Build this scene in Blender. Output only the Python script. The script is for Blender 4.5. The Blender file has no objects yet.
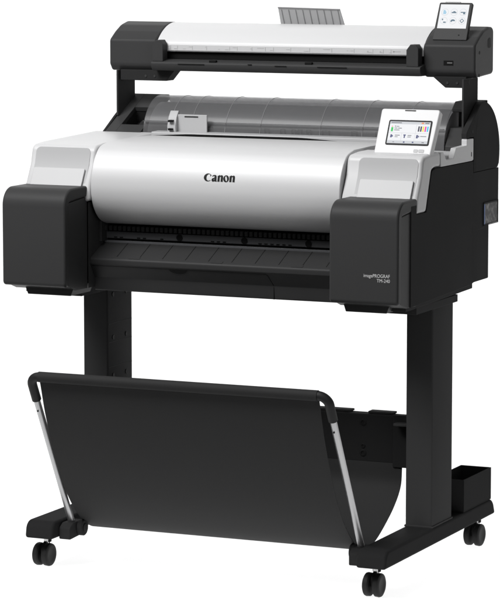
import bpy, bmesh, math, random
from mathutils import Vector, Matrix

scene = bpy.context.scene
R = math.radians

# ------------------------------------------------------------------ camera
cam_d = bpy.data.cameras.new("camera")
cam = bpy.data.objects.new("camera", cam_d)
scene.collection.objects.link(cam)
scene.camera = cam
cam.location = (2.9462, -6.3083, 1.5267)
_y, _p = R(-24.0052), R(7.0676)
_f = Vector((math.sin(_y) * math.cos(_p), math.cos(_y) * math.cos(_p), -math.sin(_p)))
cam.rotation_euler = _f.to_track_quat('-Z', 'Y').to_euler()
cam_d.sensor_fit = 'HORIZONTAL'
cam_d.sensor_width = 36.0
cam_d.lens = 3113.35 / 500 * 36.0
cam_d.shift_x = 0.0
cam_d.shift_y = 0.0
cam_d.clip_start = 0.1
cam_d.clip_end = 400

# ------------------------------------------------------------------ light: a white studio
world = bpy.data.worlds.new("World")
scene.world = world
world.use_nodes = True
bg = world.node_tree.nodes["Background"]
bg.inputs[0].default_value = (1, 1, 1, 1)
bg.inputs[1].default_value = 0.10

def area(name, loc, target, sx, sy, power):
    d = bpy.data.lights.new(name, 'AREA')
    d.shape = 'RECTANGLE'; d.size = sx; d.size_y = sy; d.energy = power
    o = bpy.data.objects.new(name, d)
    scene.collection.objects.link(o)
    o.location = loc
    o.rotation_euler = (Vector(target) - Vector(loc)).to_track_quat('-Z', 'Y').to_euler()
    return o

area("overhead_softbox", (-0.5, -0.9, 3.0), (-0.1, 0.2, 0.8), 3.0, 1.2, 15)
area("front_softbox", (-1.2, -2.2, 3.7), (0, 0.1, 0.7), 2.2, 1.4, 172)
area("added_right_fill", (3.4, -2.6, 1.5), (0.2, 0.1, 0.8), 1.4, 1.6, 14)  # weak fill, added to lift the dark right-facing sides
# unseen lamps added behind the translucent sweep to turn it pure white
area("added_floor_lamp", (-0.55, 0.95, -0.5), (-0.55, 0.95, 0), 4.6, 3.3, 80)
area("added_backdrop_lamp", (-0.55, 2.9, 1.6), (-0.55, 2.0, 1.6), 4.6, 3.8, 90)

scene.view_settings.view_transform = 'Standard'
scene.view_settings.look = 'None'
scene.view_settings.exposure = 0.0
scene.view_settings.gamma = 1.0
scene.view_settings.use_curve_mapping = False
scene.cycles.max_bounces = 10
scene.cycles.transparent_max_bounces = 16

# ------------------------------------------------------------------ materials
def mat(name, col, rough=0.5, spec=0.5, metal=0.0, grain=0.0, gscale=900.0, var=0.0, coat=0.0):
    m = bpy.data.materials.new(name)
    m.use_nodes = True
    nt = m.node_tree
    b = nt.nodes["Principled BSDF"]
    b.inputs["Base Color"].default_value = (*col, 1)
    b.inputs["Roughness"].default_value = rough
    b.inputs["Specular IOR Level"].default_value = spec
    b.inputs["Metallic"].default_value = metal
    b.inputs["Coat Weight"].default_value = coat
    tc = nt.nodes.new("ShaderNodeTexCoord")
    if grain > 0:
        n = nt.nodes.new("ShaderNodeTexNoise")
        n.inputs["Scale"].default_value = gscale
        n.inputs["Detail"].default_value = 2
        bp = nt.nodes.new("ShaderNodeBump")
        bp.inputs["Strength"].default_value = grain
        bp.inputs["Distance"].default_value = 0.0004
        nt.links.new(tc.outputs["Object"], n.inputs["Vector"])
        nt.links.new(n.outputs["Fac"], bp.inputs["Height"])
        nt.links.new(bp.outputs["Normal"], b.inputs["Normal"])
    if var > 0:
        n2 = nt.nodes.new("ShaderNodeTexNoise")
        n2.inputs["Scale"].default_value = 7.0
        n2.inputs["Detail"].default_value = 4
        mr = nt.nodes.new("ShaderNodeMapRange")
        mr.inputs["To Min"].default_value = rough - var
        mr.inputs["To Max"].default_value = rough + var
        nt.links.new(tc.outputs["Object"], n2.inputs["Vector"])
        nt.links.new(n2.outputs["Fac"], mr.inputs["Value"])
        nt.links.new(mr.outputs["Result"], b.inputs["Roughness"])
    return m

M = {}
M['dark'] = mat("charcoal_plastic", (0.044, 0.044, 0.0445), 0.42, 0.07, grain=0.3, var=0.04)
M['black'] = mat("black_plastic", (0.026, 0.026, 0.0263), 0.6, 0.02, grain=0.2, var=0.05)
M['steel'] = mat("black_coated_steel", (0.043, 0.043, 0.0434), 0.6, 0.01, grain=0.25, gscale=1400, var=0.04)
M['foot'] = mat('black_foot_steel', (0.021, 0.021, 0.0213), 0.6, 0.01, grain=0.25, gscale=1400, var=0.04)
M['groove'] = mat('groove_black', (0.013, 0.013, 0.013), 0.6, 0.1)
M['deep'] = mat("deep_black", (0.004, 0.004, 0.004), 0.6, 0.15)
M['white'] = mat("white_plastic", (0.565, 0.565, 0.57), 0.36, 0.30, grain=0.05, var=0.03)
M['door'] = mat('off_white_plastic', (0.47, 0.47, 0.475), 0.4, 0.3, grain=0.05, var=0.03)
M['bright_white'] = mat("bright_white_plastic", (0.64, 0.64, 0.645), 0.36, 0.30, grain=0.05, var=0.03)
M['silver'] = mat('pearl_silver_paint', (0.60, 0.60, 0.605), 0.5, 0.22, metal=0.14, grain=0.12, var=0.03)
M['white_grey'] = mat("pale_grey_plastic", (0.415, 0.415, 0.42), 0.45, 0.3, grain=0.15)
M['grey_line'] = mat('grey_line', (0.26, 0.26, 0.265), 0.5, 0.3)
M['grey'] = mat("mid_grey_plastic", (0.42, 0.42, 0.425), 0.5, 0.35, grain=0.1)
M['fabric'] = mat("black_fabric", (0.028, 0.028, 0.0282), 0.7, 0.12, grain=0.6, gscale=1800)
M['grip'] = mat("black_foam_grip", (0.012, 0.012, 0.0125), 0.6, 0.3, grain=0.3)
M['alu'] = mat("brushed_aluminium", (0.44, 0.44, 0.445), 0.38, 0.5, metal=0.85, grain=0.05)
M['chrome'] = mat("zinc_metal", (0.6, 0.6, 0.6), 0.3, 0.5, metal=0.9)
M['screen_bezel'] = mat("screen_bezel", (0.008, 0.008, 0.009), 0.3, 0.05)
M['ink'] = mat("black_print", (0.006, 0.006, 0.006), 0.5, 0.2)
M['silver_print'] = mat("silver_print", (0.62, 0.62, 0.62), 0.4, 0.4)
M['rubber'] = mat("black_rubber", (0.010, 0.010, 0.010), 0.6, 0.25, grain=0.15)
M['socket_metal'] = mat('dull_contact_metal', (0.26, 0.26, 0.255), 0.45, 0.4, metal=0.4)
M['blue'] = mat("blue_plastic", (0.03, 0.10, 0.32), 0.45, 0.4)
M['tray'] = mat("tray_plastic", (0.034, 0.034, 0.0344), 0.5, 0.12, grain=0.25, var=0.05)
M['rail'] = mat('rail_metal', (0.075, 0.076, 0.08), 0.45, 0.2)
M['strip'] = mat("satin_strip", (0.11, 0.112, 0.118), 0.3, 0.4)

def emis(name, col, s=1.0):
    m = bpy.data.materials.new(name); m.use_nodes = True
    nt = m.node_tree
    b = nt.nodes["Principled BSDF"]
    b.inputs["Base Color"].default_value = (0.01, 0.01, 0.01, 1)
    b.inputs["Roughness"].default_value = 0.25
    b.inputs["Specular IOR Level"].default_value = 0.05
    b.inputs["Emission Color"].default_value = (*col, 1)
    b.inputs["Emission Strength"].default_value = s
    return m
M['scr_white'] = emis("lit_screen_white", (0.84, 0.85, 0.87))
M['scr_bar'] = emis("lit_screen_bar", (0.50, 0.51, 0.54))
M['scr_line'] = emis("lit_screen_line", (0.16, 0.165, 0.19))
M['scr_dark'] = emis("lit_screen_dark", (0.03, 0.03, 0.06))
M['scr_navy'] = emis("lit_screen_navy", (0.07, 0.08, 0.2))
M['scr_green'] = emis("lit_screen_green", (0.03, 0.55, 0.10))
M['scr_orange'] = emis("lit_screen_orange", (0.85, 0.25, 0.08))
M['scr_yellow'] = emis("lit_screen_yellow", (0.9, 0.72, 0.04))
M['scr_magenta'] = emis("lit_screen_magenta", (0.8, 0.03, 0.4))
M['scr_cyan'] = emis("lit_screen_cyan", (0.03, 0.55, 0.8))
M['scr_slate'] = emis("lit_screen_slate", (0.10, 0.17, 0.23))
M['scr_sky'] = emis("lit_screen_sky", (0.35, 0.58, 0.75))
M['scr_pale'] = emis("lit_screen_pale", (0.60, 0.62, 0.65))

def smoky():
    m = bpy.data.materials.new("smoky_clear_plastic"); m.use_nodes = True
    nt = m.node_tree
    b = nt.nodes["Principled BSDF"]
    out = nt.nodes["Material Output"]
    b.inputs["Base Color"].default_value = (0.16, 0.16, 0.163, 1)
    b.inputs["Roughness"].default_value = 0.22
    b.inputs["Specular IOR Level"].default_value = 0.35
    t = nt.nodes.new("ShaderNodeBsdfTransparent")
    t.inputs[0].default_value = (0.80, 0.80, 0.805, 1)
    mx = nt.nodes.new("ShaderNodeMixShader")
    mx.inputs[0].default_value = 0.62
    nt.links.new(b.outputs[0], mx.inputs[1])
    nt.links.new(t.outputs[0], mx.inputs[2])
    nt.links.new(mx.outputs[0], out.inputs[0])
    return m
M['smoky'] = smoky()

def acrylic():
    m = bpy.data.materials.new("translucent_white_acrylic"); m.use_nodes = True
    nt = m.node_tree
    b = nt.nodes["Principled BSDF"]; nt.nodes.remove(b)
    out = nt.nodes["Material Output"]
    d = nt.nodes.new("ShaderNodeBsdfDiffuse"); d.inputs[0].default_value = (0.85, 0.85, 0.85, 1)
    t = nt.nodes.new("ShaderNodeBsdfTranslucent"); t.inputs[0].default_value = (0.95, 0.95, 0.95, 1)
    mx = nt.nodes.new("ShaderNodeMixShader"); mx.inputs[0].default_value = 0.6
    nt.links.new(d.outputs[0], mx.inputs[1]); nt.links.new(t.outputs[0], mx.inputs[2]); nt.links.new(mx.outputs[0], out.inputs[0])
    return m
floor_m = acrylic()  # translucent so the added lamps shine through and wash out floor shadows

# ------------------------------------------------------------------ mesh helpers
COL = scene.collection

def link(name, bm, material, parent=None, bevel=0.0, seg=3, smooth=True, angle=30):
    bmesh.ops.recalc_face_normals(bm, faces=bm.faces)
    me = bpy.data.meshes.new(name)
    bm.to_mesh(me); bm.free()
    o = bpy.data.objects.new(name, me)
    COL.objects.link(o)
    me.materials.append(material)
    if parent is not None:
        o.parent = parent
    if smooth:
        for p in me.polygons: p.use_smooth = True
    if bevel > 0:
        md = o.modifiers.new("edge_rounding", 'BEVEL')
        md.width = bevel; md.segments = seg
        md.limit_method = 'ANGLE'; md.angle_limit = R(angle)
        md.harden_normals = True
        md.use_clamp_overlap = True
    elif smooth:
        me.set_sharp_from_angle(angle=R(angle))
    return o

def BM(): return bmesh.new()

def add_box(bm, x0, x1, y0, y1, z0, z1):
    v = [bm.verts.new(p) for p in ((x0,y0,z0),(x1,y0,z0),(x1,y1,z0),(x0,y1,z0),(x0,y0,z1),(x1,y0,z1),(x1,y1,z1),(x0,y1,z1))]
    for f in ((3,2,1,0),(4,5,6,7),(0,1,5,4),(1,2,6,5),(2,3,7,6),(3,0,4,7)):
        bm.faces.new([v[i] for i in f])
    return bm

def box(*a): return add_box(BM(), *a)

def fillet(pts, closed=True, n=8):
    """pts: (a, b) or (a, b, r) -> polygon with rounded corners"""
    out = []
    N = len(pts)
    for i, p in enumerate(pts):
        r = p[2] if len(p) > 2 else 0
        if r <= 0 or (not closed and i in (0, N-1)):
            out.append((p[0], p[1])); continue
        P = Vector(p[:2]); A = Vector(pts[i-1][:2]); B = Vector(pts[(i+1) % N][:2])
        u = (A-P).normalized(); w = (B-P).normalized()
        ang = u.angle(w)
        d = min(r / math.tan(ang/2), (A-P).length*0.49, (B-P).length*0.49)
        rr = d * math.tan(ang/2)
        c = P + (u+w).normalized() * (rr / math.sin(ang/2))
        a0 = (P+u*d) - c; a1 = (P+w*d) - c
        t0 = math.atan2(a0.y, a0.x); t1 = math.atan2(a1.y, a1.x)
        dt = (t1-t0+math.pi) % (2*math.pi) - math.pi
        for k in range(n+1):
            t = t0 + dt*k/n
            out.append((c.x+rr*math.cos(t), c.y+rr*math.sin(t)))
    return out

def add_prism(bm, prof, axis, a0, a1):
    """extrude a 2D profile along an axis; profile = the other two axes in order"""
    def P(q, a):
        if axis == 'x': return (a, q[0], q[1])
        if axis == 'y': return (q[0], a, q[1])
        return (q[0], q[1], a)
    v0 = [bm.verts.new(P(q, a0)) for q in prof]
    v1 = [bm.verts.new(P(q, a1)) for q in prof]
    n = len(prof)
    bm.faces.new(v0); bm.faces.new(v1[::-1])
    for i in range(n):
        j = (i+1) % n
        bm.faces.new((v0[i], v0[j], v1[j], v1[i]))
    return bm

def prism(prof, axis, a0, a1): return add_prism(BM(), prof, axis, a0, a1)

def add_cyl(bm, p0, p1, r0, r1=None, n=32, caps=True):
    r1 = r0 if r1 is None else r1
    p0, p1 = Vector(p0), Vector(p1)
    d = (p1-p0).normalized()
    a = d.orthogonal().normalized(); b = d.cross(a)
    A = [bm.verts.new(p0 + (a*math.cos(2*math.pi*i/n)+b*math.sin(2*math.pi*i/n))*r0) for i in range(n)]
    B = [bm.verts.new(p1 + (a*math.cos(2*math.pi*i/n)+b*math.sin(2*math.pi*i/n))*r1) for i in range(n)]
    for i in range(n):
        j = (i+1) % n
        bm.faces.new((A[i], A[j], B[j], B[i]))
    if caps:
        bm.faces.new(A[::-1]); bm.faces.new(B)
    return bm

def cyl(*a, **k): return add_cyl(BM(), *a, **k)

def add_lathe(bm, origin, axis, prof, n=40):
    """prof = [(distance along axis, radius)], closed at both ends"""
    o = Vector(origin); d = Vector(axis).normalized()
    a = d.orthogonal().normalized(); b = d.cross(a)
    rings = []
    for (t, r) in prof:
        rings.append([bm.verts.new(o+d*t+(a*math.cos(2*math.pi*i/n)+b*math.sin(2*math.pi*i/n))*max(r, 1e-5)) for i in range(n)])
    for A, B in zip(rings, rings[1:]):
        for i in range(n):
            j = (i+1) % n
            bm.faces.new((A[i], A[j], B[j], B[i]))
    bm.faces.new(rings[0][::-1]); bm.faces.new(rings[-1])
    return bm

def add_tube(bm, pts, r, n=20):
    pts = [Vector(p) for p in pts]
    rings = []; a = None
    for i, p in enumerate(pts):
        t = (pts[min(i+1, len(pts)-1)] - pts[max(i-1, 0)]).normalized()
        if a is None: a = t.orthogonal().normalized()
        a = (a - t*a.dot(t)).normalized(); b = t.cross(a)
        rings.append([bm.verts.new(p+(a*math.cos(2*math.pi*k/n)+b*math.sin(2*math.pi*k/n))*r) for k in range(n)])
    for A, B in zip(rings, rings[1:]):
        for k in range(n):
            j = (k+1) % n
            bm.faces.new((A[k], A[j], B[j], B[k]))
    bm.faces.new(rings[0][::-1]); bm.faces.new(rings[-1])
    return bm

def shell(line, axis, a0, a1, t):
    """thin bent sheet: an open 2D line given a thickness"""
    L = [Vector(q) for q in line]
    nrm = []
    for i in range(len(L)):
        d = (L[min(i+1, len(L)-1)] - L[max(i-1, 0)]).normalized()
        nrm.append(Vector((-d.y, d.x)))
    off = [q+m*t for q, m in zip(L, nrm)]
    bm = BM()
    def P(q, a):
        if axis == 'x': return (a, q[0], q[1])
        if axis == 'y': return (q[0], a, q[1])
        return (q[0], q[1], a)
    r = [[bm.verts.new(P(q, a)) for q in row] for row in (L, off) for a in (a0, a1)]
    n = len(L)
    for i in range(n-1):
        bm.faces.new((r[0][i], r[0][i+1], r[1][i+1], r[1][i]))
        bm.faces.new((r[2][i], r[3][i], r[3][i+1], r[2][i+1]))
        bm.faces.new((r[0][i], r[2][i], r[2][i+1], r[0][i+1]))
        bm.faces.new((r[1][i], r[1][i+1], r[3][i+1], r[3][i]))
    for i in (0, n-1):
        bm.faces.new((r[0][i], r[1][i], r[3][i], r[2][i]))
    return bm

def arc(cx, cy, r, a0, a1, n=16):
    return [(cx+r*math.cos(R(a0+(a1-a0)*i/n)), cy+r*math.sin(R(a0+(a1-a0)*i/n))) for i in range(n+1)]

class Plane:
    """a tilted face: u to the right, v up along the face, n out of it"""
    def __init__(s, o, u, v):
        s.o = Vector(o); s.u = Vector(u).normalized(); s.v = Vector(v).normalized(); s.n = s.u.cross(s.v).normalized()
    def at(s, a, b, h=0): return s.o+s.u*a+s.v*b+s.n*h
    def slab(s, bm, poly, h0, h1):
        v0 = [bm.verts.new(s.at(a, b, h0)) for a, b in poly]
        v1 = [bm.verts.new(s.at(a, b, h1)) for a, b in poly]
        n = len(poly)
        bm.faces.new(v0[::-1]); bm.faces.new(v1)
        for i in range(n):
            j = (i+1) % n
            bm.faces.new((v0[i], v0[j], v1[j], v1[i]))
        return bm
    def rect(s, bm, a0, a1, b0, b1, h0, h1, r=0):
        return s.slab(bm, fillet([(a0,b0,r),(a1,b0,r),(a1,b1,r),(a0,b1,r)], n=5), h0, h1)

def empty(name, loc, label, cat):
    o = bpy.data.objects.new(name, None)
    o.empty_display_size = 0.05
    COL.objects.link(o)
    o.location = loc
    o['label'] = label; o['category'] = cat
    return o

def text_mesh(name, body, size, material, parent, plane, a, b, align='LEFT', depth=0.0002, sx=1.0, bold=0.0):
    cu = bpy.data.curves.new(name, 'FONT')
    cu.body = body; cu.size = size; cu.align_x = align; cu.extrude = depth; cu.offset = bold
    tmp = bpy.data.objects.new(name, cu)
    COL.objects.link(tmp)
    dg = bpy.context.evaluated_depsgraph_get()
    me = bpy.data.meshes.new_from_object(tmp.evaluated_get(dg))
    bpy.data.objects.remove(tmp); bpy.data.curves.remove(cu)
    m4 = Matrix.Identity(4)
    for i in range(3):
        m4[i][0] = plane.u[i]*sx; m4[i][1] = plane.v[i]; m4[i][2] = plane.n[i]
        m4[i][3] = plane.at(a, b, 0.0004)[i]
    me.transform(m4)
    me.materials.clear(); me.materials.append(material)
    o = bpy.data.objects.new(name, me); COL.objects.link(o); o.parent = parent
    return o

# ------------------------------------------------------------------ ground
gm = BM()
gl = [(-0.5, 0.0), (1.4, 0.0)] + [(1.4+0.6*math.sin(R(a)), 0.6-0.6*math.cos(R(a))) for a in range(5, 91, 5)] + [(2.0, 3.6)]
ga = [gm.verts.new((-2.7, a, b)) for a, b in gl]
gb = [gm.verts.new((1.5, a, b)) for a, b in gl]
for i in range(len(gl)-1):
    gm.faces.new((ga[i], gb[i], gb[i+1], ga[i+1]))
ground = link('ground', gm, floor_m, angle=60)
ground['kind'] = 'structure'

# ================================================================== STAND
stand = empty('printer_stand', (0, 0, 0), "black steel stand on casters carrying the wide printer", 'stand')
BX0, BX1 = 0.3816, 0.4539
base_prof = fillet([(0.0276,0.0737),(0.0345,0.1145,0.030),(0.742,0.1145,0.030),(0.7600,0.0737)], n=8)

def caster(x, y, ang):
    c = link('caster', cyl((0,0,0.047), (0,0,0.0737), 0.006, n=20), M['chrome'], stand)
    bm = BM()
    # swivel housing: hooded body between the two wheels
    hood = fillet([(-0.020,0.020,0.006),(-0.024,0.044,0.014),(-0.004,0.0585,0.010),(0.012,0.060,0.006),(0.013,0.030,0.006)], n=5)
    add_prism(bm, hood, 'x', -0.0036, 0.0036)
    add_lathe(bm, (0.0,0.006,0.054), (0,0,1), [(0,0.0095),(0.006,0.0095),(0.009,0.008)], n=24)
    link('caster_housing', bm, M['rubber'], c, bevel=0.0015, seg=2)
    for s in (-1, 1):
        bm = BM()
        x0 = 0.0040*s
        prof = [(0,0.0150),(0.0005,0.0235),(0.003,0.0265),(0.011,0.0272),(0.0140,0.0262),(0.0160,0.0225),(0.0164,0.0160),(0.0156,0.0140),(0.0158,0.0)]
        add_lathe(bm, (x0,-0.010,0.0272), (s,0,0), prof, n=44)
        link('wheel', bm, M['rubber'], c)
    link('axle', cyl((-0.0095,-0.010,0.0272),(0.0095,-0.010,0.0272),0.0045,n=16), M['chrome'], c)
    c.location = (x, y, 0); c.rotation_euler = (0, 0, R(ang))
    return c

# one mesh per post, base leg, plates
for s in (-1, 1):
    x0, x1 = sorted((s*BX0, s*BX1))
    link('base_leg', prism(base_prof, 'x', x0, x1), M['foot'], stand, bevel=0.007, seg=4)
    px0, px1 = sorted((s*0.3845, s*0.4495))
    po = link('post', prism(fillet([(px0,0.329,0.004),(px1,0.329,0.004),(px1,0.4636,0.004),(px0,0.4636,0.004)], n=4), 'z', 0.115, 0.640), M['steel'], stand)
    # foot of the post
    link('post_foot', box(px0-0.002, px1+0.002, 0.327, 0.466, 0.1135, 0.1185), M['steel'], po, bevel=0.0015)
    xi = s*0.3845
    # joint plates on the inner face with their screws
    for z0, z1 in ((0.5145,0.5290),(0.4385,0.4395)):
        pass
    for z in (0.545, 0.5000, 0.4395):
        bm = box(min(xi, xi-s*0.0006), max(xi, xi-s*0.0006), 0.3335, 0.460, z-0.0007, z+0.0007)
        link('plate_seam', bm, M['groove'], po, smooth=False)
    for z in (0.6155, 0.5110, 0.4185, 0.305):
        for y in (0.3585, 0.4290):
            bm = cyl((xi+s*0.001, y, z), (xi-s*0.0016, y, z), 0.0058, n=20)
            sc = link('screw', bm, M['groove'], po, bevel=0.0006, seg=2)
for (x, y, a) in ((-0.4290, 0.090, -3), (0.4060, 0.092, -2), (0.4180, 0.722, -4), (-0.418, 0.705, 12)):
    caster(x, y, a)

# cross beam behind the basket
beam = link('crossbeam', box(-0.3845, 0.3845, 0.412, 0.448, 0.243, 0.357), M['foot'], stand, bevel=0.003)
for x0, x1 in ((-0.31,-0.245),(-0.12,-0.02),(0.11,0.2075),(0.2520,0.3150)):
    link('beam_flange', box(x0, x1, 0.425, 0.452, 0.3572, 0.3625), M['steel'], beam, bevel=0.0015)
for x in (-0.245, 0.0, 0.245):
    for z, r in ((0.337,0.0085),(0.281,0.006),(0.264,0.0085)):
        bm = BM()
        add_lathe(bm, (x,0.4125,z), (0,-1,0), [(0,r),(0.0014,r),(0.0022,r*0.8),(0.0022,r*0.55),(0.0006,r*0.45)], n=24)
        link('screw', bm, M['groove'], beam)
for s in (-1, 1):
    a, b = sorted((s*0.322, s*0.384))
    link('beam_bracket', prism(fillet([(a,0.404,0.012),(b,0.404,0.004),(b,0.4115),(a,0.4115)], n=5), 'z', 0.2365, 0.3605), M['foot'], beam, bevel=0.001)
    link('bracket_lip', prism(fillet([(a+0.012,0.3700,0.01),(b-0.004,0.372,0.006),(b-0.004,0.4035),(a+0.012,0.4035)], n=5), 'z', 0.3400, 0.3450), M['steel'], beam, bevel=0.001)

# ================================================================== BASKET
basket = empty('catch_basket', (0, 0.2, 0.1145), "black fabric sling basket with a padded front rail and two silver side rods", 'basket')
def child(name, bm, m, par, root, **k):
    """a part whose mesh was written in world coordinates, under a root that is not at the origin"""
    o = link(name, bm, m, par, **k)
    if par is root:
        o.location = -Vector(root.location)
    return o
yb, zb = -0.100, 0.4790
ty, tz = 0.105, 0.098
adir = Vector((0, ty-yb, tz-zb)).normalized()
rail_pts = []
RX = 0.3672; rr = 0.024
for s in (-1, 1):
    seq = []
    seq.append(Vector((s*RX, yb, zb)) + adir*0.066)
    for k in range(11):
        t = k/10*math.pi/2
        # corner arc between the arm direction and the rail direction
        c = Vector((s*(RX-rr), yb, zb)) + adir*rr
        seq.append(c + Vector((s,0,0))*rr*math.cos(t) - adir*rr*math.sin(t))
    rail_pts += seq if s < 0 else seq[::-1]
child('front_rail', add_tube(BM(), rail_pts, 0.0108, n=24), M['grip'], basket, basket)
for s in (-1, 1):
    p0 = Vector((s*RX, yb, zb)) + adir*0.060
    p1 = Vector((s*0.3672, ty, tz))
    a = child('side_rod', cyl(p0, p1, 0.0078, n=24), M['alu'], basket, basket)
    q = p0 + adir*0.032
    hb = cyl(q+Vector((0,-0.0070,-0.0045)), q+Vector((0,-0.0078,-0.0050))*1.02, 0.0022, n=12)
    link('rod_pin', hb, M['deep'], a)
    # hinge that clips the rod to the base leg
    bm = BM()
    hx0, hx1 = sorted((s*0.381, s*0.352))
    add_prism(bm, fillet([(0.062,0.070,0.004),(0.062,0.098,0.008),(0.080,0.1075,0.004),(0.138,0.1075,0.010),(0.138,0.074,0.010)], n=5), 'x', hx0, hx1)
    h = child('hinge', bm, M['black'], basket, basket, bevel=0.002)
    bm = cyl((s*0.3525,0.112,0.092), (s*0.338,0.112,0.092), 0.019, n=28)
    link('hinge_cap', bm, M['black'], h, bevel=0.003)
    bm = cyl((s*0.3383,0.112,0.092), (s*0.3365,0.112,0.092), 0.0105, n=20)
    link('hinge_pin', bm, M['deep'], h, bevel=0.001)

def smooth_line(pts, n=8):
    P = [Vector(q) for q in pts]; P = [2*P[0]-P[1]]+P+[2*P[-1]-P[-2]]
    out = []
    for i in range(1, len(P)-2):
        for k in range(n):
            t = k/n
            out.append(tuple(0.5*((2*P[i])+(-P[i-1]+P[i+1])*t+(2*P[i-1]-5*P[i]+4*P[i+1]-P[i+2])*t*t+(-P[i-1]+3*P[i]-3*P[i+1]+P[i+2])*t**3)))
    out.append(tuple(P[-2]))
    return out
sling = smooth_line([(-0.100,0.4790),(-0.0925,0.4600),(-0.066,0.379),(-0.020,0.276),(0.028,0.196),(0.078,0.139),(0.130,0.100),(0.185,0.0815),(0.240,0.092),(0.300,0.118),(0.362,0.154),(0.402,0.194),(0.4105,0.245)], 7)
fab = child('fabric_sling', shell(sling, 'x', -0.345, 0.345, 0.0016), M['fabric'], basket, basket, angle=60)
# sleeve of the fabric round the rail
child('rail_sleeve', cyl((-0.3445,yb,zb),(0.3445,yb,zb),0.0122,n=28), M['fabric'], basket, basket)

# ================================================================== BIN
bin_o = empty('storage_bin', (0.418, 0.635, 0.1145), "small black open-topped bin sitting on the rear of the stand foot", 'bin')
bm = BM()
bx0, bx1, by0, by1, bz0, bz1 = 0.375, 0.453, 0.537, 0.728, 0.1150, 0.193
t = 0.0025
add_box(bm, bx0, bx1, by0, by1, bz0, bz0+t)
add_box(bm, bx0, bx0+t, by0, by1, bz0+t, bz1)
add_box(bm, bx1-t, bx1, by0, by1, bz0+t, bz1)
add_box(bm, bx0+t, bx1-t, by0, by0+t, bz0+t, bz1)
add_box(bm, bx0+t, bx1-t, by1-t, by1, bz0+t, bz1)
child('bin_wall', bm, M['foot'], bin_o, bin_o, bevel=0.0006, seg=2)

# ================================================================== PRINTER
pr = empty('wide_format_printer', (0, 0.3, 0.64), "white and charcoal wide format printer with lit colour screen, mounted on the black stand", 'printer')
def part(name, bm, m, par=None, **k):
    return child(name, bm, m, pr if par is None else par, pr, **k)

# --- front blocks (ink compartments): rounded shell over an inset core
for s in (-1, 1):
    xi, xo = s*0.3275, s*0.4908
    x0, x1 = sorted((xi, xo))
    outer = [(0.118,0.8985),(0.0,0.8985,0.042),(0.0,0.672,0.012),(0.020,0.672),(0.020,0.866,0.012),(0.118,0.874)]
    shellp = part('ink_compartment', prism(fillet(outer, n=10), 'x', x0, x1), M['dark'], bevel=0.0055, seg=4, angle=40)
    core = [(0.0195,0.6735),(0.0195,0.8650),(0.118,0.8735),(0.118,0.6580),(0.060,0.6600)]
    link('compartment_body', prism(core, 'x', x0+0.0022, x1-0.0022), M['dark'], shellp, bevel=0.002)
    # toe strip under the block
    toe = fillet([(x0+0.030*(1 if s<0 else 0.4),0.6715),(x0+0.040*(1 if s<0 else 0.5),0.6475,0.002),(x1-0.012 if s<0 else x1-0.046,0.6475,0.002),(x1-0.002 if s<0 else x1-0.036,0.6715)], n=3)
    link('toe_strip', prism(toe, 'y', 0.050, 0.150), M['dark'], shellp, bevel=0.001)

# --- side panels
side = [(0.078,0.6595),(0.078,0.885),(0.112,0.885),(0.112,0.8640),(0.1710,0.8640),(0.2040,0.953,0.012),(0.2290,0.9575),(0.471,0.9560),(0.4775,0.9560),(0.4775,0.6690)]
for s in (-1, 1):
    x0, x1 = sorted((s*0.484, s*0.4912))
    sp = part('side_panel', prism(fillet(side, n=5), 'x', x0, x1), M['black'], bevel=0.0012)
    rear = fillet([(0.4785,0.6700),(0.4785,0.929),(0.655,0.929),(0.655,0.8000,0.006),(0.553,0.8000),(0.553,0.7935),(0.517,0.7930),(0.5155,0.6760)], n=3)
    x0, x1 = sorted((s*0.470, s*0.4903))
    link('rear_side_panel', prism(rear, 'x', x0, x1), M['black'], sp, bevel=0.0012)
    x0, x1 = sorted((s*0.440, s*0.4690))
    link('foot_plate', prism([(0.075,0.6500),(0.075,0.6585),(0.505,0.6685),(0.505,0.6560)], 'x', x0, x1+0.012 if s>0 else x1), M['steel'], sp, bevel=0.001)

# chassis core
part('chassis', box(-0.469, 0.469, 0.215, 0.650, 0.664, 0.945), M['black'], bevel=0.003)
for s in (-1, 1):
    a, b = sorted((s*0.372, s*0.4700))
    mp = part('mounting_plate', box(a, b, 0.170, 0.437, 0.6320, 0.6490), M['steel'], bevel=0.001)
    link('mounting_rail', box(a+0.006, b-0.006, 0.180, 0.420, 0.6492, 0.6640), M['black'], mp, bevel=0.001)

for s in (-1, 1):
    a, b = sorted((s*0.3268, s*0.3280))
    part('inner_cheek', box(a, b, 0.1185, 0.2140, 0.6600, 0.8600), M['dark'], smooth=False)

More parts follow.
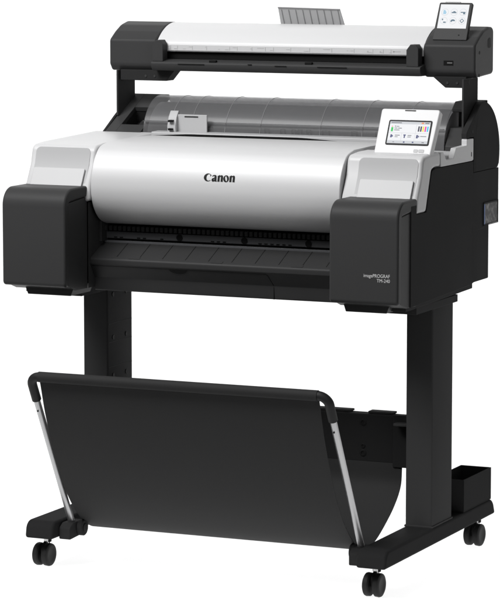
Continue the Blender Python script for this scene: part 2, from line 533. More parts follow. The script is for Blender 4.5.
# --- connector socket on the right side
sock = part('connector_socket', box(0.4903, 0.4908, 0.5515, 0.6478, 0.8005, 0.8515), M['deep'], bevel=0.0008)
link('contact_strip', box(0.4908, 0.4914, 0.5535, 0.5600, 0.8020, 0.8490), M['blue'], sock)
bm = BM()
for a in ((0.5490,0.5512,0.7985,0.8535),(0.6480,0.6505,0.7985,0.8535),(0.5512,0.6480,0.7985,0.8003),(0.5512,0.6480,0.8517,0.8535)):
    add_box(bm, 0.4903, 0.4922, *a)
link('socket_frame', bm, M['black'], sock, bevel=0.0005, seg=2)
def contacts():
    m = mat('tangled_contact_metal', (0.2, 0.2, 0.2), 0.45, 0.2)
    nt = m.node_tree; b = nt.nodes['Principled BSDF']
    tc = nt.nodes.new('ShaderNodeTexCoord')
    nz = nt.nodes.new('ShaderNodeTexNoise'); nz.inputs['Scale'].default_value = 55; nz.inputs['Detail'].default_value = 3; nz.inputs['Distortion'].default_value = 0.8
    cr = nt.nodes.new('ShaderNodeValToRGB')
    cr.color_ramp.elements[0].position = 0.48; cr.color_ramp.elements[0].color = (0.012, 0.012, 0.013, 1)
    cr.color_ramp.elements[1].position = 0.68; cr.color_ramp.elements[1].color = (0.22, 0.215, 0.21, 1)
    nt.links.new(tc.outputs['Object'], nz.inputs['Vector']); nt.links.new(nz.outputs['Fac'], cr.inputs[0]); nt.links.new(cr.outputs[0], b.inputs['Base Color'])
    return m
link('contact_plate', box(0.4908, 0.4911, 0.5605, 0.6455, 0.8030, 0.8490), contacts(), sock, smooth=False)

# --- white shoulders
sh_l = [(0.108,0.8625),(0.1135,0.8985),(0.1385,0.945),(0.150,0.9885,0.020),(0.200,0.9925),(0.478,1.0000),(0.478,0.9580),(0.229,0.9590),(0.2058,0.9540,0.010),(0.1725,0.8625)]
sh_r = [(0.108,0.8625),(0.1135,0.8985),(0.1385,0.945),(0.150,0.9885,0.020),(0.200,0.9925),(0.262,0.9930),(0.262,0.9582),(0.229,0.9590),(0.2058,0.9540,0.010),(0.1725,0.8625)]
def front_y(z):   # front face of the shoulder
    if z < 0.8985: return 0.108+(z-0.8625)/(0.8985-0.8625)*0.0055
    if z < 0.945: return 0.1135+(z-0.8985)/(0.945-0.8985)*0.025
    return 0.1385+(z-0.945)/(0.9885-0.945)*0.0115
for s, pf, (x0, x1), (r0, r1), (d0, d1) in ((-1, sh_l, (-0.4905,-0.3205), (-0.4760,-0.3340), (-0.4735,-0.3400)),
                                   (1, sh_r, (0.3090,0.4909), (0.3400,0.4815), (0.3490,0.4770))):
    bm = prism(fillet(pf, n=8), 'x', x0, x1)
    c = part('shoulder_cover', bm, M['white'], bevel=0.009, seg=5, angle=45)
    # recessed grey panel, then the ink door in front of it
    fl = Plane((0, front_y(0.8985), 0.8985), (1,0,0), (0, 0.025, 0.0465))
    L = 0.0528
    lo = fl
    bm = BM()
    poly = fillet([(r0,-0.004),(r1,-0.004),(r1,0.0895,0.012),(r0,0.0895,0.012)], n=6)
    # bend the panel at the crease so that it lies on the face
    v = []
    def pt(a, b, h):
        z = 0.8985 + b*0.95
        y = front_y(z)
        return (a, y-h, z)
    rows = [[], []]
    bmv0 = [bm.verts.new(pt(a, b, 0.0012)) for a, b in poly]
    bmv1 = [bm.verts.new(pt(a, b, -0.004)) for a, b in poly]
    # insert the crease vertices
    bm.faces.new(bmv0)
    for i in range(len(poly)):
        j = (i+1) % len(poly)
        bm.faces.new((bmv0[i], bmv0[j], bmv1[j], bmv1[i]))
    bmesh.ops.bisect_plane(bm, geom=bm.verts[:]+bm.edges[:]+bm.faces[:], plane_co=(0,0,0.945), plane_no=(0,0,1))
    for vv in bm.verts:
        if abs(vv.co.z-0.945) < 1e-4:
            vv.co.y = front_y(0.945)-0.0012
    rec = link('recess_panel', bm, M['white_grey'], c, angle=60)
    bm = BM()
    fl.rect(bm, d0, d1, -0.010, 0.0410, 0.0016, 0.0060, 0.003)
    door = link('ink_door', bm, M['door'], c, bevel=0.0012)
# deck behind the control panel, with its side wall
part('rear_deck', box(0.3100, 0.4770, 0.2625, 0.4770, 0.9460, 0.9780), M['white'], bevel=0.002)
wall_p = [(0.2625,0.9585),(0.471,0.9575),(0.4775,0.9600),(0.4775,1.0090,0.003),(0.4330,1.0100,0.003),(0.4330,0.9960),(0.3620,0.9945),(0.3440,0.9715),(0.2980,0.9715),(0.2800,0.9905),(0.2625,0.9910)]
part('deck_wall', prism(fillet(wall_p, n=4), 'x', 0.4774, 0.4908), M['white'], bevel=0.0012)
link('catch_slot', box(0.4907, 0.4911, 0.4620, 0.4660, 0.9680, 0.9780), M['deep'], bpy.data.objects['deck_wall'], smooth=False)

# --- top cover
cov = [(0.2150,0.8030),(0.188,0.8065),(0.165,0.8135),(0.146,0.8250),(0.1290,0.8430),(0.1180,0.8640),(0.1130,0.8860),(0.1130,0.9070),(0.1165,0.9280),(0.1240,0.9480),(0.1380,0.9690),(0.1600,0.9870),(0.2000,0.9960)]
cov_line = smooth_line(cov, 6) + [(0.300,0.9980),(0.4290,0.9962)]
back = [(0.4290,0.9500),(0.2150,0.9500)]
top = part('top_cover', prism(cov_line + back, 'x', -0.3180, 0.3065), M['silver'], bevel=0.0025, seg=3, angle=50)
# sheet feed slot and the ledge behind it
slot_o = part('feed_slot', box(-0.300, 0.306, 0.4295, 0.4380, 0.955, 0.9880), M['deep'], smooth=False)
ledge = [(0.4385,0.950),(0.4385,1.0040,0.003),(0.4780,1.0050),(0.4780,0.950)]
part('feed_ledge', prism(fillet(ledge, n=4), 'x', -0.3190, 0.3090), M['white_grey'], bevel=0.001)
# long tapering feed slit in the front of the ledge
slit = [(-0.330+0.51*i/30, 0.9945 + 0.0062*min(1, math.sin(math.pi*i/30)*1.6)) for i in range(31)] + [(0.180, 0.9935), (-0.330, 0.9935)]
link('feed_slit', prism(slit, 'y', 0.4380, 0.4386), M['deep'], bpy.data.objects['feed_ledge'], smooth=False)

# brand lettering, drawn letter by letter
def bez(p0, p1, p2, p3, n=10):
    p0, p1, p2, p3 = map(Vector, (p0, p1, p2, p3))
    return [tuple(p0*(1-t)**3+p1*3*t*(1-t)**2+p2*3*t*t*(1-t)+p3*t**3) for t in (i/n for i in range(n))]
def ell(cx, cy, rx, ry, a0, a1, n=24, tilt=0.0):
    return [(cx+rx*math.cos(R(a0+(a1-a0)*i/n))+tilt*ry*math.sin(R(a0+(a1-a0)*i/n)), cy+ry*math.sin(R(a0+(a1-a0)*i/n))) for i in range(n+1)]
def letter_C():
    o = ell(0.50,0.50,0.50,0.52,38,318,40)
    i = ell(0.60,0.50,0.29,0.43,304,72,34)
    hook = [(0.78,0.86),(0.74,0.66),(0.90,0.72)]
    return [o + i + hook]
def letter_a(x):
    out = [(0.03,0.60),(0.10,0.52)] + bez((0.12,0.56),(0.20,0.66),(0.32,0.66),(0.32,0.52)) + [(0.32,0.44)] + \
          bez((0.32,0.42),(0.10,0.40),(0.0,0.32),(0.0,0.16)) + bez((0.0,0.16),(0.0,-0.06),(0.24,-0.06),(0.36,0.08)) + \
          [(0.40,0.0),(0.68,0.0),(0.60,0.08)] + [(0.58,0.46)] + bez((0.58,0.46),(0.58,0.72),(0.44,0.76),(0.30,0.75)) + bez((0.30,0.75),(0.18,0.75),(0.08,0.70),(0.03,0.60))
    hole = [(0.33,0.34)] + bez((0.33,0.34),(0.22,0.32),(0.22,0.13),(0.33,0.15))
    return [[(a+x, b) for a, b in out], [(a+x, b) for a, b in hole]]
def letter_n(x):
    out = [(0.05,0.0),(0.31,0.0),(0.31,0.50)] + bez((0.31,0.50),(0.36,0.60),(0.45,0.60),(0.45,0.48)) + [(0.45,0.0),(0.71,0.0),(0.71,0.50)] + \
          bez((0.71,0.50),(0.71,0.80),(0.46,0.80),(0.30,0.63)) + [(0.28,0.76),(0.0,0.62),(0.05,0.57)]
    return [[(a+x, b) for a, b in out]]
def letter_o(x):
    return [[(a+x, b) for a, b in ell(0.35,0.36,0.35,0.395,0,350,34)], [(a+x, b) for a, b in ell(0.35,0.36,0.115,0.29,0,350,28,-0.22)]]
def logo(name, polys, scale, plane, parent, material):
    cu = bpy.data.curves.new(name, 'CURVE'); cu.dimensions = '2D'; cu.fill_mode = 'BOTH'; cu.extrude = 0.0002
    for q in polys:
        sp = cu.splines.new('POLY'); sp.points.add(len(q)-1); sp.use_cyclic_u = True
        for k, (a, b) in enumerate(q): sp.points[k].co = (a*scale, b*scale, 0, 1)
    tmp = bpy.data.objects.new(name, cu); COL.objects.link(tmp)
    dg = bpy.context.evaluated_depsgraph_get()
    me = bpy.data.meshes.new_from_object(tmp.evaluated_get(dg))
    bpy.data.objects.remove(tmp); bpy.data.curves.remove(cu)
    m4 = Matrix.Identity(4)
    for i in range(3):
        m4[i][0] = plane.u[i]; m4[i][1] = plane.v[i]; m4[i][2] = plane.n[i]; m4[i][3] = plane.o[i]
    me.transform(m4); me.materials.clear(); me.materials.append(material)
    o = bpy.data.objects.new(name, me); COL.objects.link(o); o.parent = parent
    return o
polys = [[(a, b*0.87) for a, b in q] for q in letter_C()] + [[(a, b*1.0) for a, b in q] for q in letter_a(0.99) + letter_n(1.66) + letter_o(2.41) + letter_n(3.13)]
lp = Plane((-0.0300, 0.11685, 0.9200), (1,0,0), (0, 0.0060, 0.0250))
lp.o = lp.at(0, 0, 0.0011)
lg = logo('brand_lettering', polys, 0.0775/3.84, lp, top, M['ink'])
def cover_y(z):
    for (ya, za), (yb_, zb_) in zip(cov_line, cov_line[1:]):
        if za <= z <= zb_ and zb_ > za: return ya+(yb_-ya)*(z-za)/(zb_-za)
    return cov_line[-1][0]
ym = min(v.co.y for v in lg.data.vertices)
for v in lg.data.vertices:
    front = (v.co-lp.o).dot(lp.n) > 0
    v.co.y = cover_y(v.co.z) - (0.0007 if front else 0.0002)

# --- roll unit behind
RC, RZ, RR = 0.572, 0.985, 0.100
prof = [(RC-RR, 0.960)] + arc(RC, RZ, RR, 180, 35, 36)
rc = part('roll_cover', shell(prof, 'x', -0.358, 0.420, -0.0022), M['smoky'], angle=60)
for x in (-0.2850, -0.2300, -0.1405, -0.0488, 0.1060, 0.2134, 0.3250):
    rl = arc(RC, RZ, RR+0.0004, 180, 60, 26)
    # ribs lean a little along the roll as they climb
    bm = BM()
    pts = [(x + 0.0*k, a, b) for k, (a, b) in enumerate(rl)]
    add_tube(bm, pts, 0.0006, n=6)
    link('cover_rib', bm, M['grey_line'], rc)
link('cover_step', box(-0.357, 0.419, RC-RR-0.0030, RC-RR+0.006, 1.0265, 1.0285), M['smoky'], rc, smooth=False)
# what shows through the smoky cover: guide drum with slots
inner = part('roll_guide', prism(arc(RC, RZ-0.005, 0.088, 180, 20, 30) + [(0.65,0.955),(RC-0.088,0.955)], 'x', -0.352, 0.415), M['white_grey'], angle=30)
for x, w in ((-0.0347,0.006),(0.0069,0.006),(0.0353,0.0055),(0.0508,0.0055),(0.0740,0.006),(0.1177,0.009),(-0.1844,0.008),(-0.2450,0.008),(0.1900,0.007),(0.25,0.006)):
    bm = BM()
    add_box(bm, x-w, x+w, RC-0.0895, RC-0.0850, 1.0000, 1.0015)
    add_box(bm, x-w, x+w, RC-0.0895, RC-0.0850, 1.0150, 1.0165)
    add_box(bm, x-w, x-w+0.0012, RC-0.0895, RC-0.0850, 1.0015, 1.0150)
    add_box(bm, x+w-0.0012, x+w, RC-0.0895, RC-0.0850, 1.0015, 1.0150)
    link('guide_slot', bm, M['deep'], inner, smooth=False)
# grey edge guide standing in front of the cover
pg = [(0.4640,0.9960),(0.4520,0.9970),(0.4500,1.0180),(0.4580,1.0400),(0.4700,1.0550,0.003),(0.4760,1.0520)]
g = part('edge_guide', prism(fillet(pg, n=4), 'x', -0.2820, -0.2600), M['grey'], bevel=0.0015)
link('guide_plate', box(-0.2600, -0.1830, 0.4640, 0.4690, 0.9962, 1.0460), M['grey'], g, bevel=0.0015)
link('guide_notch', box(-0.2420, -0.2060, 0.4635, 0.4642, 1.0390, 1.0425), M['dark'], g, smooth=False)
for z in (1.008, 1.028):
    link('guide_hole', box(-0.2770, -0.2660, 0.4440, 0.4560, z, z+0.005), M['deep'], g, smooth=False)

# end housings
cap_r = [(0.4790,0.9300),(0.4790,1.0125),(0.4310,1.0125),(0.4310,1.0235),(0.4420,1.0330),(0.5213,1.0850,0.012)] + arc(0.540, 0.972, 0.1190, 88, -16, 26) + [(0.645,0.930)]
hr = part('roll_housing', prism(fillet(cap_r, n=5), 'x', 0.4772, 0.4912), M['black'], bevel=0.0018, angle=40)
cheek = [(0.4700,0.9700),(0.4700,0.9890),(0.5050,1.0300),(0.5600,1.0300),(0.5600,0.9700)]
link('housing_cheek', prism(cheek, 'x', 0.4230, 0.4768), M['dark'], hr, bevel=0.002)
link('spool_pocket', box(0.4230, 0.4768, 0.5605, 0.6100, 0.9700, 1.0900), M['deep'], hr, smooth=False)
link('housing_crown', prism([(0.5150,1.0660),(0.5150,1.0740),(0.5350,1.0900),(0.6100,1.0905),(0.6100,1.0660)], 'x', 0.4230, 0.4768), M['black'], hr, bevel=0.002)
cap_l = [(0.4618,0.9000),(0.4618,1.0003),(0.5330,1.0400),(0.6285,1.0840,0.010)] + arc(0.600, 0.990, 0.0980, 66, -10, 16) + [(0.680,0.900)]
hl = part('roll_housing', prism(fillet(cap_l, n=5), 'x', -0.4620, -0.4552), M['black'], bevel=0.0015, angle=40)
sl = Plane((-0.4550, 0.4618, 1.0000), (1,0,0), (0, 0.1667, 0.0837))
bm = BM()
for (a0, a1, b0, b1) in ((0,0.0285,-0.030,0.1860),(0.0285,0.0945,-0.030,0.0360),(0.0285,0.0945,0.1200,0.1860)):
    sl.rect(bm, a0, a1, b0, b1, -0.012, 0.0)
link('housing_cheek', bm, M['dark'], hl, bevel=0.0008, seg=2)
bm = BM()
sl.rect(bm, 0.0240, 0.0945, 0.0280, 0.1290, -0.050, -0.045)
sl.rect(bm, 0.0250, 0.0280, 0.0300, 0.1260, -0.0448, -0.0125)
sl.rect(bm, 0.0285, 0.0945, 0.1210, 0.1240, -0.0448, -0.0125)
link('spool_pocket', bm, M['black'], hl, smooth=False)
bm = BM(); sl.rect(bm, 0.062, 0.085, 0.0290, 0.0780, -0.0445, -0.014, 0.004); sl.rect(bm, 0.066, 0.081, 0.0780, 0.0900, -0.0445, -0.022, 0.003)
link('spool_holder', bm, M['black'], hl, bevel=0.001)
# end hub of the roll at the right, big screw hole
link('housing_seam', prism([(0.4940,0.9310),(0.4940,1.0300),(0.5040,1.0460),(0.5040,1.0720),(0.5050,1.0720),(0.5050,1.0455),(0.4950,1.0295),(0.4950,0.9310)], 'x', 0.4911, 0.4914), M['deep'], hr, smooth=False)
link('lock_hole', cyl((0.4911,0.4690,1.0250),(0.4916,0.4690,1.0250),0.0038,n=18), M['deep'], hr)
link('side_notch', box(0.4911,0.4914,0.560,0.582,0.9335,0.9350), M['deep'], hr, smooth=False)

# --- output slot and tray
slot = part('output_slot', box(-0.3262, 0.3262, 0.2060, 0.2140, 0.7560, 0.8200), M['deep'], smooth=False)
def sl_strip(y0, y1, z0, z1, m):
    return link('guide_strip', box(-0.3240, 0.3240, y0, y1, z0, z1), m, slot, bevel=0.0008)
sl_strip(0.1960, 0.2055, 0.7930, 0.7975, M['black'])
sl_strip(0.1980, 0.2055, 0.7700, 0.7860, M['rail'])
sl_strip(0.1950, 0.2055, 0.7590, 0.7650, M['strip'])
for i in range(54):
    x = -0.318 + i*0.012
    link('pinch_roller', box(x-0.0035, x+0.0035, 0.1900, 0.1958, 0.7890, 0.8000), M['tray'], slot, smooth=False)
for x in (-0.130, 0.035, 0.195):
    link('rail_knob', cyl((x,0.1980,0.7780),(x,0.1955,0.7780),0.0075,n=20), M['deep'], slot)
for x0 in (-0.30,-0.285,-0.24,-0.225,-0.18,0.07,0.085,0.10,0.115,0.13,0.145,-0.05,-0.035,-0.02):
    link('rail_slot', box(x0, x0+0.008, 0.1972, 0.1981, 0.7715, 0.7740), M['deep'], slot, smooth=False)
for s in (-1, 1):
    a, b = sorted((s*0.3195, s*0.3268))
    link('slot_cheek', box(a, b, 0.1720, 0.2058, 0.7640, 0.8150), M['tray'], slot, bevel=0.001)
tray_prof = fillet([(0.2050,0.6660),(0.2050,0.7580),(0.1990,0.7620,0.004),(0.1250,0.7290,0.007),(0.1255,0.7160,0.003),(0.1480,0.6830,0.006),(0.1500,0.6520,0.004),(0.1700,0.6510)], n=5)
tray = part('output_tray', prism(tray_prof, 'x', -0.3270, 0.3270), M['tray'], bevel=0.0008, angle=50)
tp = Plane((0, 0.1250, 0.7290), (1,0,0), (0, 0.0740, 0.0330))
for x in [-0.262+i*0.0585 for i in range(10)]:
    bm = BM()
    tp.slab(bm, [(x-0.0008,0.012),(x+0.0008,0.012),(x+0.0008,0.076),(x-0.0008,0.076)], 0.0001, 0.0005)
    link('tray_groove', bm, M['groove'], tray, smooth=False)
for x in (-0.215, -0.005, 0.195):
    bm = BM(); tp.rect(bm, x-0.014, x+0.014, 0.004, 0.014, 0.0001, 0.0007, 0.001)
    link('tray_clip', bm, M['tray'], tray)
# drawer seam and finger notch on the lip below the tray
lipp = Plane((0, 0.1255, 0.7160), (1,0,0), (0, -0.0225, 0.0330))
bm = BM()
lipp.slab(bm, [(-0.322,-0.0040),(0.118,-0.0040),(0.1235,-0.009),(0.1310,-0.0385),(0.1298,-0.0385),(0.1225,-0.0097),(0.1173,-0.0050),(-0.322,-0.0050)], 0.0001, 0.0006)
link('drawer_seam', bm, M['deep'], tray, smooth=False)
bm = BM()
lipp.slab(bm, [(-0.102+0.0235*math.cos(R(a)), -0.0042+0.013*math.sin(R(a))) for a in range(180, 361, 12)], 0.0002, 0.0009)
link('finger_notch', bm, M['deep'], tray, smooth=False)
bm = box(0.1300, 0.1312, 0.1478, 0.1500, 0.652, 0.681)
link('panel_seam', bm, M['deep'], tray, smooth=False)

# --- control panel with its lit screen
ang = math.atan2(0.050, 0.0985)
cp = Plane((0.3536, 0.1980, 0.9900), (1,0,0), (0, math.sin(ang), math.cos(ang)))
W_, H_ = 0.1395, 0.1105
bm = BM()
cp.slab(bm, fillet([(0,-0.004,0.004),(W_-0.004,-0.004,0.004),(W_+0.0015,H_,0.006),(0,H_,0.006)], n=5), -0.020, 0.0)
panel = part('control_panel', bm, M['bright_white'], bevel=0.0028, seg=4)
bm = BM(); cp.rect(bm, 0.0233, 0.1277, 0.0215, 0.0826, 0.0002, 0.0010, 0.004)
bez_o = link('screen_bezel', bm, M['screen_bezel'], panel, bevel=0.0004, seg=2)
bm = BM(); cp.rect(bm, 0.0270, 0.1240, 0.0255, 0.0785, 0.0011, 0.0013)
scr = link('screen', bm, M['scr_white'], panel, smooth=False)
def ui(rects, m, h=0.0015, name='screen_graphic'):
    bm = BM()
    for (a0, a1, b0, b1) in rects:
        cp.rect(bm, 0.0270+a0*0.097, 0.0270+a1*0.097, 0.0255+b0*0.053, 0.0255+b1*0.053, 0.0013, h)
    link(name, bm, m, scr, smooth=False)
ui([(0.0,1.0,0.885,1.0),(0.0,1.0,0.0,0.115)], M['scr_pale'])
ui([(0.03,0.29,0.925,0.96),(0.13,0.16,0.765,0.80),(0.17,0.24,0.765,0.79),(0.13,0.20,0.68,0.71),(0.215,0.31,0.68,0.71),(0.13,0.26,0.595,0.625),(0.87,0.97,0.925,0.965),
    (0.17,0.29,0.355,0.385),(0.17,0.245,0.285,0.31),(0.485,0.58,0.355,0.385),(0.485,0.57,0.285,0.31),(0.80,0.95,0.325,0.355)], M['scr_line'], 0.0017)
ui([(0.0,1.0,0.475,0.482),(0.33,0.334,0.13,0.475),(0.66,0.664,0.13,0.475),(0.0,1.0,0.125,0.13),(0.665,0.669,0.49,0.86)], M['scr_bar'], 0.00165)
ui([(0.050,0.098,0.54,0.73)], M['scr_green'], 0.0017)
ui([(0.78,0.84,0.915,0.975),(0.055,0.085,0.76,0.79)], M['scr_orange'], 0.0017)
ui([(0.715,0.750,0.56,0.80),(0.770,0.805,0.56,0.80)], M['scr_dark'], 0.0017)
ui([(0.825,0.860,0.56,0.80)], M['scr_yellow'], 0.0017)
ui([(0.880,0.915,0.56,0.80)], M['scr_magenta'], 0.0017)
ui([(0.935,0.970,0.56,0.80)], M['scr_cyan'], 0.0017)
ui([(0.06,0.10,0.26,0.40),(0.10,0.125,0.30,0.36),(0.38,0.44,0.36,0.41),(0.395,0.425,0.25,0.36),(0.70,0.745,0.25,0.40),(0.75,0.775,0.30,0.36),(0.40,0.44,0.03,0.09),(0.62,0.66,0.03,0.09)], M['scr_navy'], 0.0017)
ui([(0.14,0.18,0.045,0.07),(0.86,0.92,0.04,0.075)], M['scr_line'], 0.0017)
bm = BM(); cp.rect(bm, 0.0940, 0.1045, 0.0045, 0.0125, 0.0002, 0.0007, 0.002); cp.rect(bm, 0.1060, 0.1195, 0.0045, 0.0125, 0.0002, 0.0007, 0.002)
link('panel_button', bm, M['white_grey'], panel, bevel=0.0002, seg=1)
bm = BM(); cp.rect(bm, 0.0570, 0.0830, H_-0.0056, H_-0.0030, 0.0002, 0.0007)
link('status_lamp', bm, M['dark'], panel, smooth=False)

# --- model lettering on the right block
tp2 = Plane((0.4895, -0.0002, 0.7265), (1,0,0), (0,0,1))
t1 = text_mesh('model_lettering', "imagePROGRAF", 0.0108, M['silver_print'], pr, tp2, -0.0170, 0.0066, 'RIGHT', sx=0.86)
t2 = text_mesh('model_lettering', "TM-240", 0.0108, M['silver_print'], pr, tp2, -0.0170, -0.0038, 'RIGHT', sx=0.9)
for o in (t1, t2): o.location = -Vector(pr.location)

# ================================================================== SCANNER
sc = empty('roll_feed_scanner', (0, 0.6, 1.13), "document scanner with white lid and small touch screen, held above the printer", 'scanner')
def spart(name, bm, m, par=None, **k):
    return child(name, bm, m, sc if par is None else par, sc, **k)
cap = [(0.530,1.160),(0.530,1.221,0.012),(0.5600,1.2400,0.03),(0.590,1.2545,0.05),(0.625,1.2620,0.04),(0.6600,1.2600,0.014),(0.6600,1.150,0.012),(0.542,1.1445,0.010)]
ecs = []
for x0, x1 in ((-0.4760,-0.3490),(0.3450,0.4733)):
    ecs.append(spart('end_cover', prism(fillet(cap, n=8), 'x', x0, x1), M['dark'], bevel=0.0055, seg=4, angle=35))
ecl, ecr = ecs
# right end cover: side cutout, corner marks, memory port
link('side_grip', prism(fillet([(0.618,1.212,0.006),(0.618,1.232,0.006),(0.636,1.238,0.006),(0.640,1.2120,0.006)], n=4), 'x', 0.4732, 0.4737), M['deep'], ecr, smooth=False)
for y, z in ((0.5620,1.2030),(0.5600,1.1500)):
    link('side_rivet', cyl((0.4732,y,z),(0.4737,y,z),0.0042,n=14), M['deep'], ecr, smooth=False)
port = link('memory_port', box(0.3960, 0.4200, 0.5295, 0.5300, 1.1735, 1.1850), M['deep'], ecr, smooth=False)
link('port_contact', box(0.4050, 0.4175, 0.5290, 0.5295, 1.1785, 1.1808), M['chrome'], port, smooth=False)

lid_top = [(0.5330,1.2130),(0.5380,1.2200),(0.5600,1.2380),(0.590,1.2530),(0.625,1.2605),(0.6580,1.2580)]
lid = smooth_line(lid_top, 6)
lidp = [(0.5330,1.1935),(0.5330,1.2130)] + lid[1:] + [(0.6580,1.2000),(0.6000,1.1935)]
lid_o = spart('scanner_lid', prism(lidp, 'x', -0.3488, 0.3448), M['bright_white'], bevel=0.001, angle=50)
# measuring strip on the front of the lid
strip = link('measure_strip', box(-0.3300, 0.3150, 0.5308, 0.5332, 1.1960, 1.2100), M['white'], lid_o, bevel=0.0004, seg=1)
bm = BM()
import random
rnd = random.Random(4)
x = -0.325
while x < 0.30:
    w = rnd.choice((0.012, 0.02, 0.006, 0.03, 0.016))
    z = rnd.choice((1.2000, 1.2050, 1.2030))
    add_box(bm, x, x+w*0.6, 0.5304, 0.5309, z, z+0.0010)
    if rnd.random() < 0.5: add_box(bm, x+w*0.7, x+w*0.7+0.0012, 0.5304, 0.5309, 1.1985, 1.2075)
    if rnd.random() < 0.2: add_box(bm, x, x+0.003, 0.5304, 0.5309, 1.2010, 1.2040)
    x += w + rnd.choice((0.004, 0.012, 0.03))
link('strip_marking', bm, M['grey'], strip, smooth=False)
# scan bed
spart('scan_gap', box(-0.3488, 0.3448, 0.5420, 0.6000, 1.1760, 1.1930), M['deep'], smooth=False)
bedp = fillet([(0.5950,1.1500),(0.5950,1.1750),(0.5300,1.1750),(0.4960,1.1690,0.005),(0.4985,1.1580),(0.5060,1.1480,0.003)], n=5)
bed = spart('scan_bed', prism(bedp, 'x', -0.3480, 0.3500), M['dark'], bevel=0.0012)
link('bed_lip', prism([(0.5000,1.1585),(0.5070,1.1478),(0.595,1.1460),(0.595,1.1500),(0.52,1.1590)], 'x', -0.3420, 0.3440), M['black'], bed, bevel=0.0008)
for x in (-0.185, 0.065):
    link('bed_sensor', prism(fillet([(x-0.009,0.5000),(x-0.005,0.5120,0.003),(x+0.009,0.5120,0.004),(x+0.009,0.5000)], n=4), 'z', 1.1690, 1.1755), M['deep'], bed, bevel=0.0006)
for x0, x1, z in ((-0.275,-0.205,1.1640),(0.09,0.165,1.1635),(-0.09,-0.08,1.1660),(-0.02,0.01,1.164)):
    link('bed_slot', box(x0, x1, 0.4955, 0.4980, z, z+0.0020), M['deep'], bed, smooth=False)
for s, xa, xb in ((-1,-0.3460,-0.3180),(1,0.3130,0.3430)):
    bm = BM()
    prf = fillet([(xa,1.1700),(xa,1.2090,0.004),(xa+0.010,1.2220,0.002),(xb-0.006,1.2220,0.002),(xb,1.2120),(xb,1.1700)], n=4)
    add_prism(bm, prf, 'y', 0.5020, 0.5290)
    link('paper_edge_guide', bm, M['dark'], bed, bevel=0.0015)
# touch screen on the right end cover
a2 = math.atan2(0.035, 0.080)
sp2 = Plane((0.3670, 0.5450, 1.2360), (1,0,0), (0, math.sin(a2), math.cos(a2)))
bm = BM()
sp2.slab(bm, fillet([(-0.0055,-0.004,0.003),(0.0800,-0.004,0.003),(0.0815,0.0905,0.004),(-0.0010,0.0905,0.004)], n=5), -0.010, 0.0)
ts = spart('touch_screen', bm, M['dark'], bevel=0.0018, seg=3)
bm = BM(); sp2.slab(bm, [(0.0025,0.0250),(0.0740,0.0250),(0.0745,0.0850),(0.0035,0.0850)], 0.0002, 0.0006)
disp = link('display', bm, M['scr_white'], ts, smooth=False)
bm = BM(); sp2.rect(bm, 0.012, 0.050, 0.0900, 0.0935, -0.008, -0.002, 0.001)
link('screen_tab', bm, M['grey'], ts)
link('power_lamp', add_cyl(BM(), sp2.at(0.059,0.0085,0.0), sp2.at(0.059,0.0085,0.0006), 0.0018, n=12), M['deep'], ts)
for r_ in range(2):
    for c_ in range(3):
        cx, cy = 0.0165+c_*0.0225, 0.0655-r_*0.0215
        bm = BM(); sp2.slab(bm, [(cx+0.0088*math.cos(R(q)), cy+0.0088*math.sin(R(q))) for q in range(0,360,15)], 0.0006, 0.0008)
        ic = link('screen_icon', bm, M['scr_pale'], disp, smooth=False)
        bm = BM(); sp2.slab(bm, [(cx+0.0080*math.cos(R(q)), cy+0.0080*math.sin(R(q))) for q in range(0,360,15)], 0.0008, 0.0009)
        link('screen_icon', bm, M['scr_white'], disp, smooth=False)
        bm = BM(); m_ = M['scr_slate']
        if (r_, c_) == (0, 0):
            sp2.slab(bm, [(cx-0.004,cy-0.005),(cx+0.0025,cy-0.005),(cx+0.004,cy-0.001),(cx,cy+0.005),(cx-0.004,cy+0.005)], 0.0009, 0.0011); m_ = M['scr_sky']
        elif (r_, c_) == (1, 0):
            sp2.rect(bm, cx-0.001, cx+0.0055, cy-0.0055, cy-0.0025, 0.0009, 0.0011); sp2.rect(bm, cx-0.005, cx-0.002, cy+0.001, cy+0.005, 0.0009, 0.0011)
        elif (r_, c_) == (0, 1):
            sp2.rect(bm, cx-0.006, cx+0.006, cy-0.0025, cy+0.0005, 0.0009, 0.0011); sp2.rect(bm, cx-0.002, cx+0.003, cy+0.0005, cy+0.0025, 0.0009, 0.0011)
        elif (r_, c_) == (0, 2):
            sp2.rect(bm, cx-0.006, cx+0.006, cy-0.0015, cy+0.001, 0.0009, 0.0011); sp2.rect(bm, cx+0.0005, cx+0.0055, cy-0.005, cy-0.0015, 0.0009, 0.0011)
        elif (r_, c_) == (1, 1):
            sp2.slab(bm, [(cx+0.0058*math.cos(R(q)), cy-0.001+0.0045*math.sin(R(q))) for q in range(0,181,15)], 0.0009, 0.0011); sp2.rect(bm, cx-0.0055, cx-0.002, cy-0.003, cy-0.001, 0.0009, 0.0011)
        else:
            for k in range(4):
                t0 = R(90*k)
                A = Vector((math.cos(t0), math.sin(t0)))*0.0058; B = Vector((math.cos(t0+math.pi/2), math.sin(t0+math.pi/2)))*0.0058
                sp2.slab(bm, [(cx+A.x,cy+A.y),(cx+B.x,cy+B.y),(cx+B.x*0.6,cy+B.y*0.6),(cx+A.x*0.6,cy+A.y*0.6)], 0.0009, 0.0011)
        link('icon_symbol', bm, m_, ic, smooth=False)
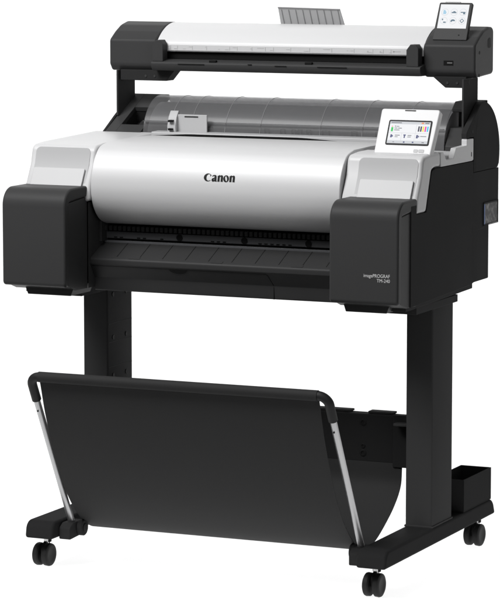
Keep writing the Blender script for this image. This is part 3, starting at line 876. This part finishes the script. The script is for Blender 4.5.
# grey return guide standing at the back of the lid
gp = Plane((-0.0790, 0.6950, 1.2300), (1,0,0), (0, -0.035, 0.0700))
bm = BM()
gp.slab(bm, [(-0.006,0),(0.166,0),(0.158,0.0745),(-0.004,0.0780)], -0.0025, 0.0)
rg = spart('return_guide', bm, M['grey'], bevel=0.0006, seg=2)
for i in range(9):
    a0 = 0.004+0.0185*i
    bm = BM(); gp.slab(bm, [(a0,0.004),(a0+0.0014,0.004),(a0+0.0012,0.0715),(a0-0.0002,0.0715)], 0.0002, 0.0012)
    link('guide_rib', bm, M['grey_line'], rg, smooth=False)
bm = BM(); gp.slab(bm, [(-0.004,0.0760),(0.158,0.0727),(0.158,0.0747),(-0.004,0.0782)], 0.0002, 0.0012)
link('guide_edge', bm, M['grey_line'], rg, smooth=False)
# under-scanner carriers and the uprights
for x0, x1, s in ((-0.4460,-0.3000,-1),(0.3680,0.4520,1)):
    pf = [(x0,1.1475),(x1,1.1475),(x1-(0.022 if s<0 else 0),1.1215),(x0+(0.032 if s>0 else 0),1.1215)]
    link_o = spart('carrier', prism(pf, 'y', 0.530, 0.572), M['black'], bevel=0.0015)
    for xx in ((x0+x1)/2-0.004, (x0+x1)/2+0.02):
        link('carrier_screw', cyl((xx,0.5302,1.1330),(xx,0.5285,1.1330),0.003,n=12), M['dark'], link_o)
up_l = [(0.5350,1.1460),(0.5350,1.0000),(0.5600,1.0000),(0.6300,1.0550,0.004),(0.6300,1.1460)]
up_r = [(0.4330,1.1460),(0.4330,1.0280),(0.4600,1.0280),(0.5250,1.0880,0.004),(0.5250,1.1460)]
ul = spart('upright', prism(fillet([(0.5240,1.146),(0.5240,1.0350),(0.6190,1.0350),(0.6190,1.146)], n=3), 'x', -0.4545, -0.4500), M['steel'], bevel=0.0010)
ur = spart('upright', prism(fillet([(0.4555,1.146),(0.4555,1.0100),(0.5504,1.0100),(0.5504,1.146)], n=3), 'x', 0.4690, 0.4740), M['steel'], bevel=0.0010)
link('upright_slot', prism(fillet([(0.4860,1.1330,0.002),(0.4920,1.1330,0.002),(0.4920,1.1450),(0.4860,1.1450)], n=3), 'x', 0.4739, 0.4743), M['deep'], ur, smooth=False)

# parts that were written in world coordinates keep their place
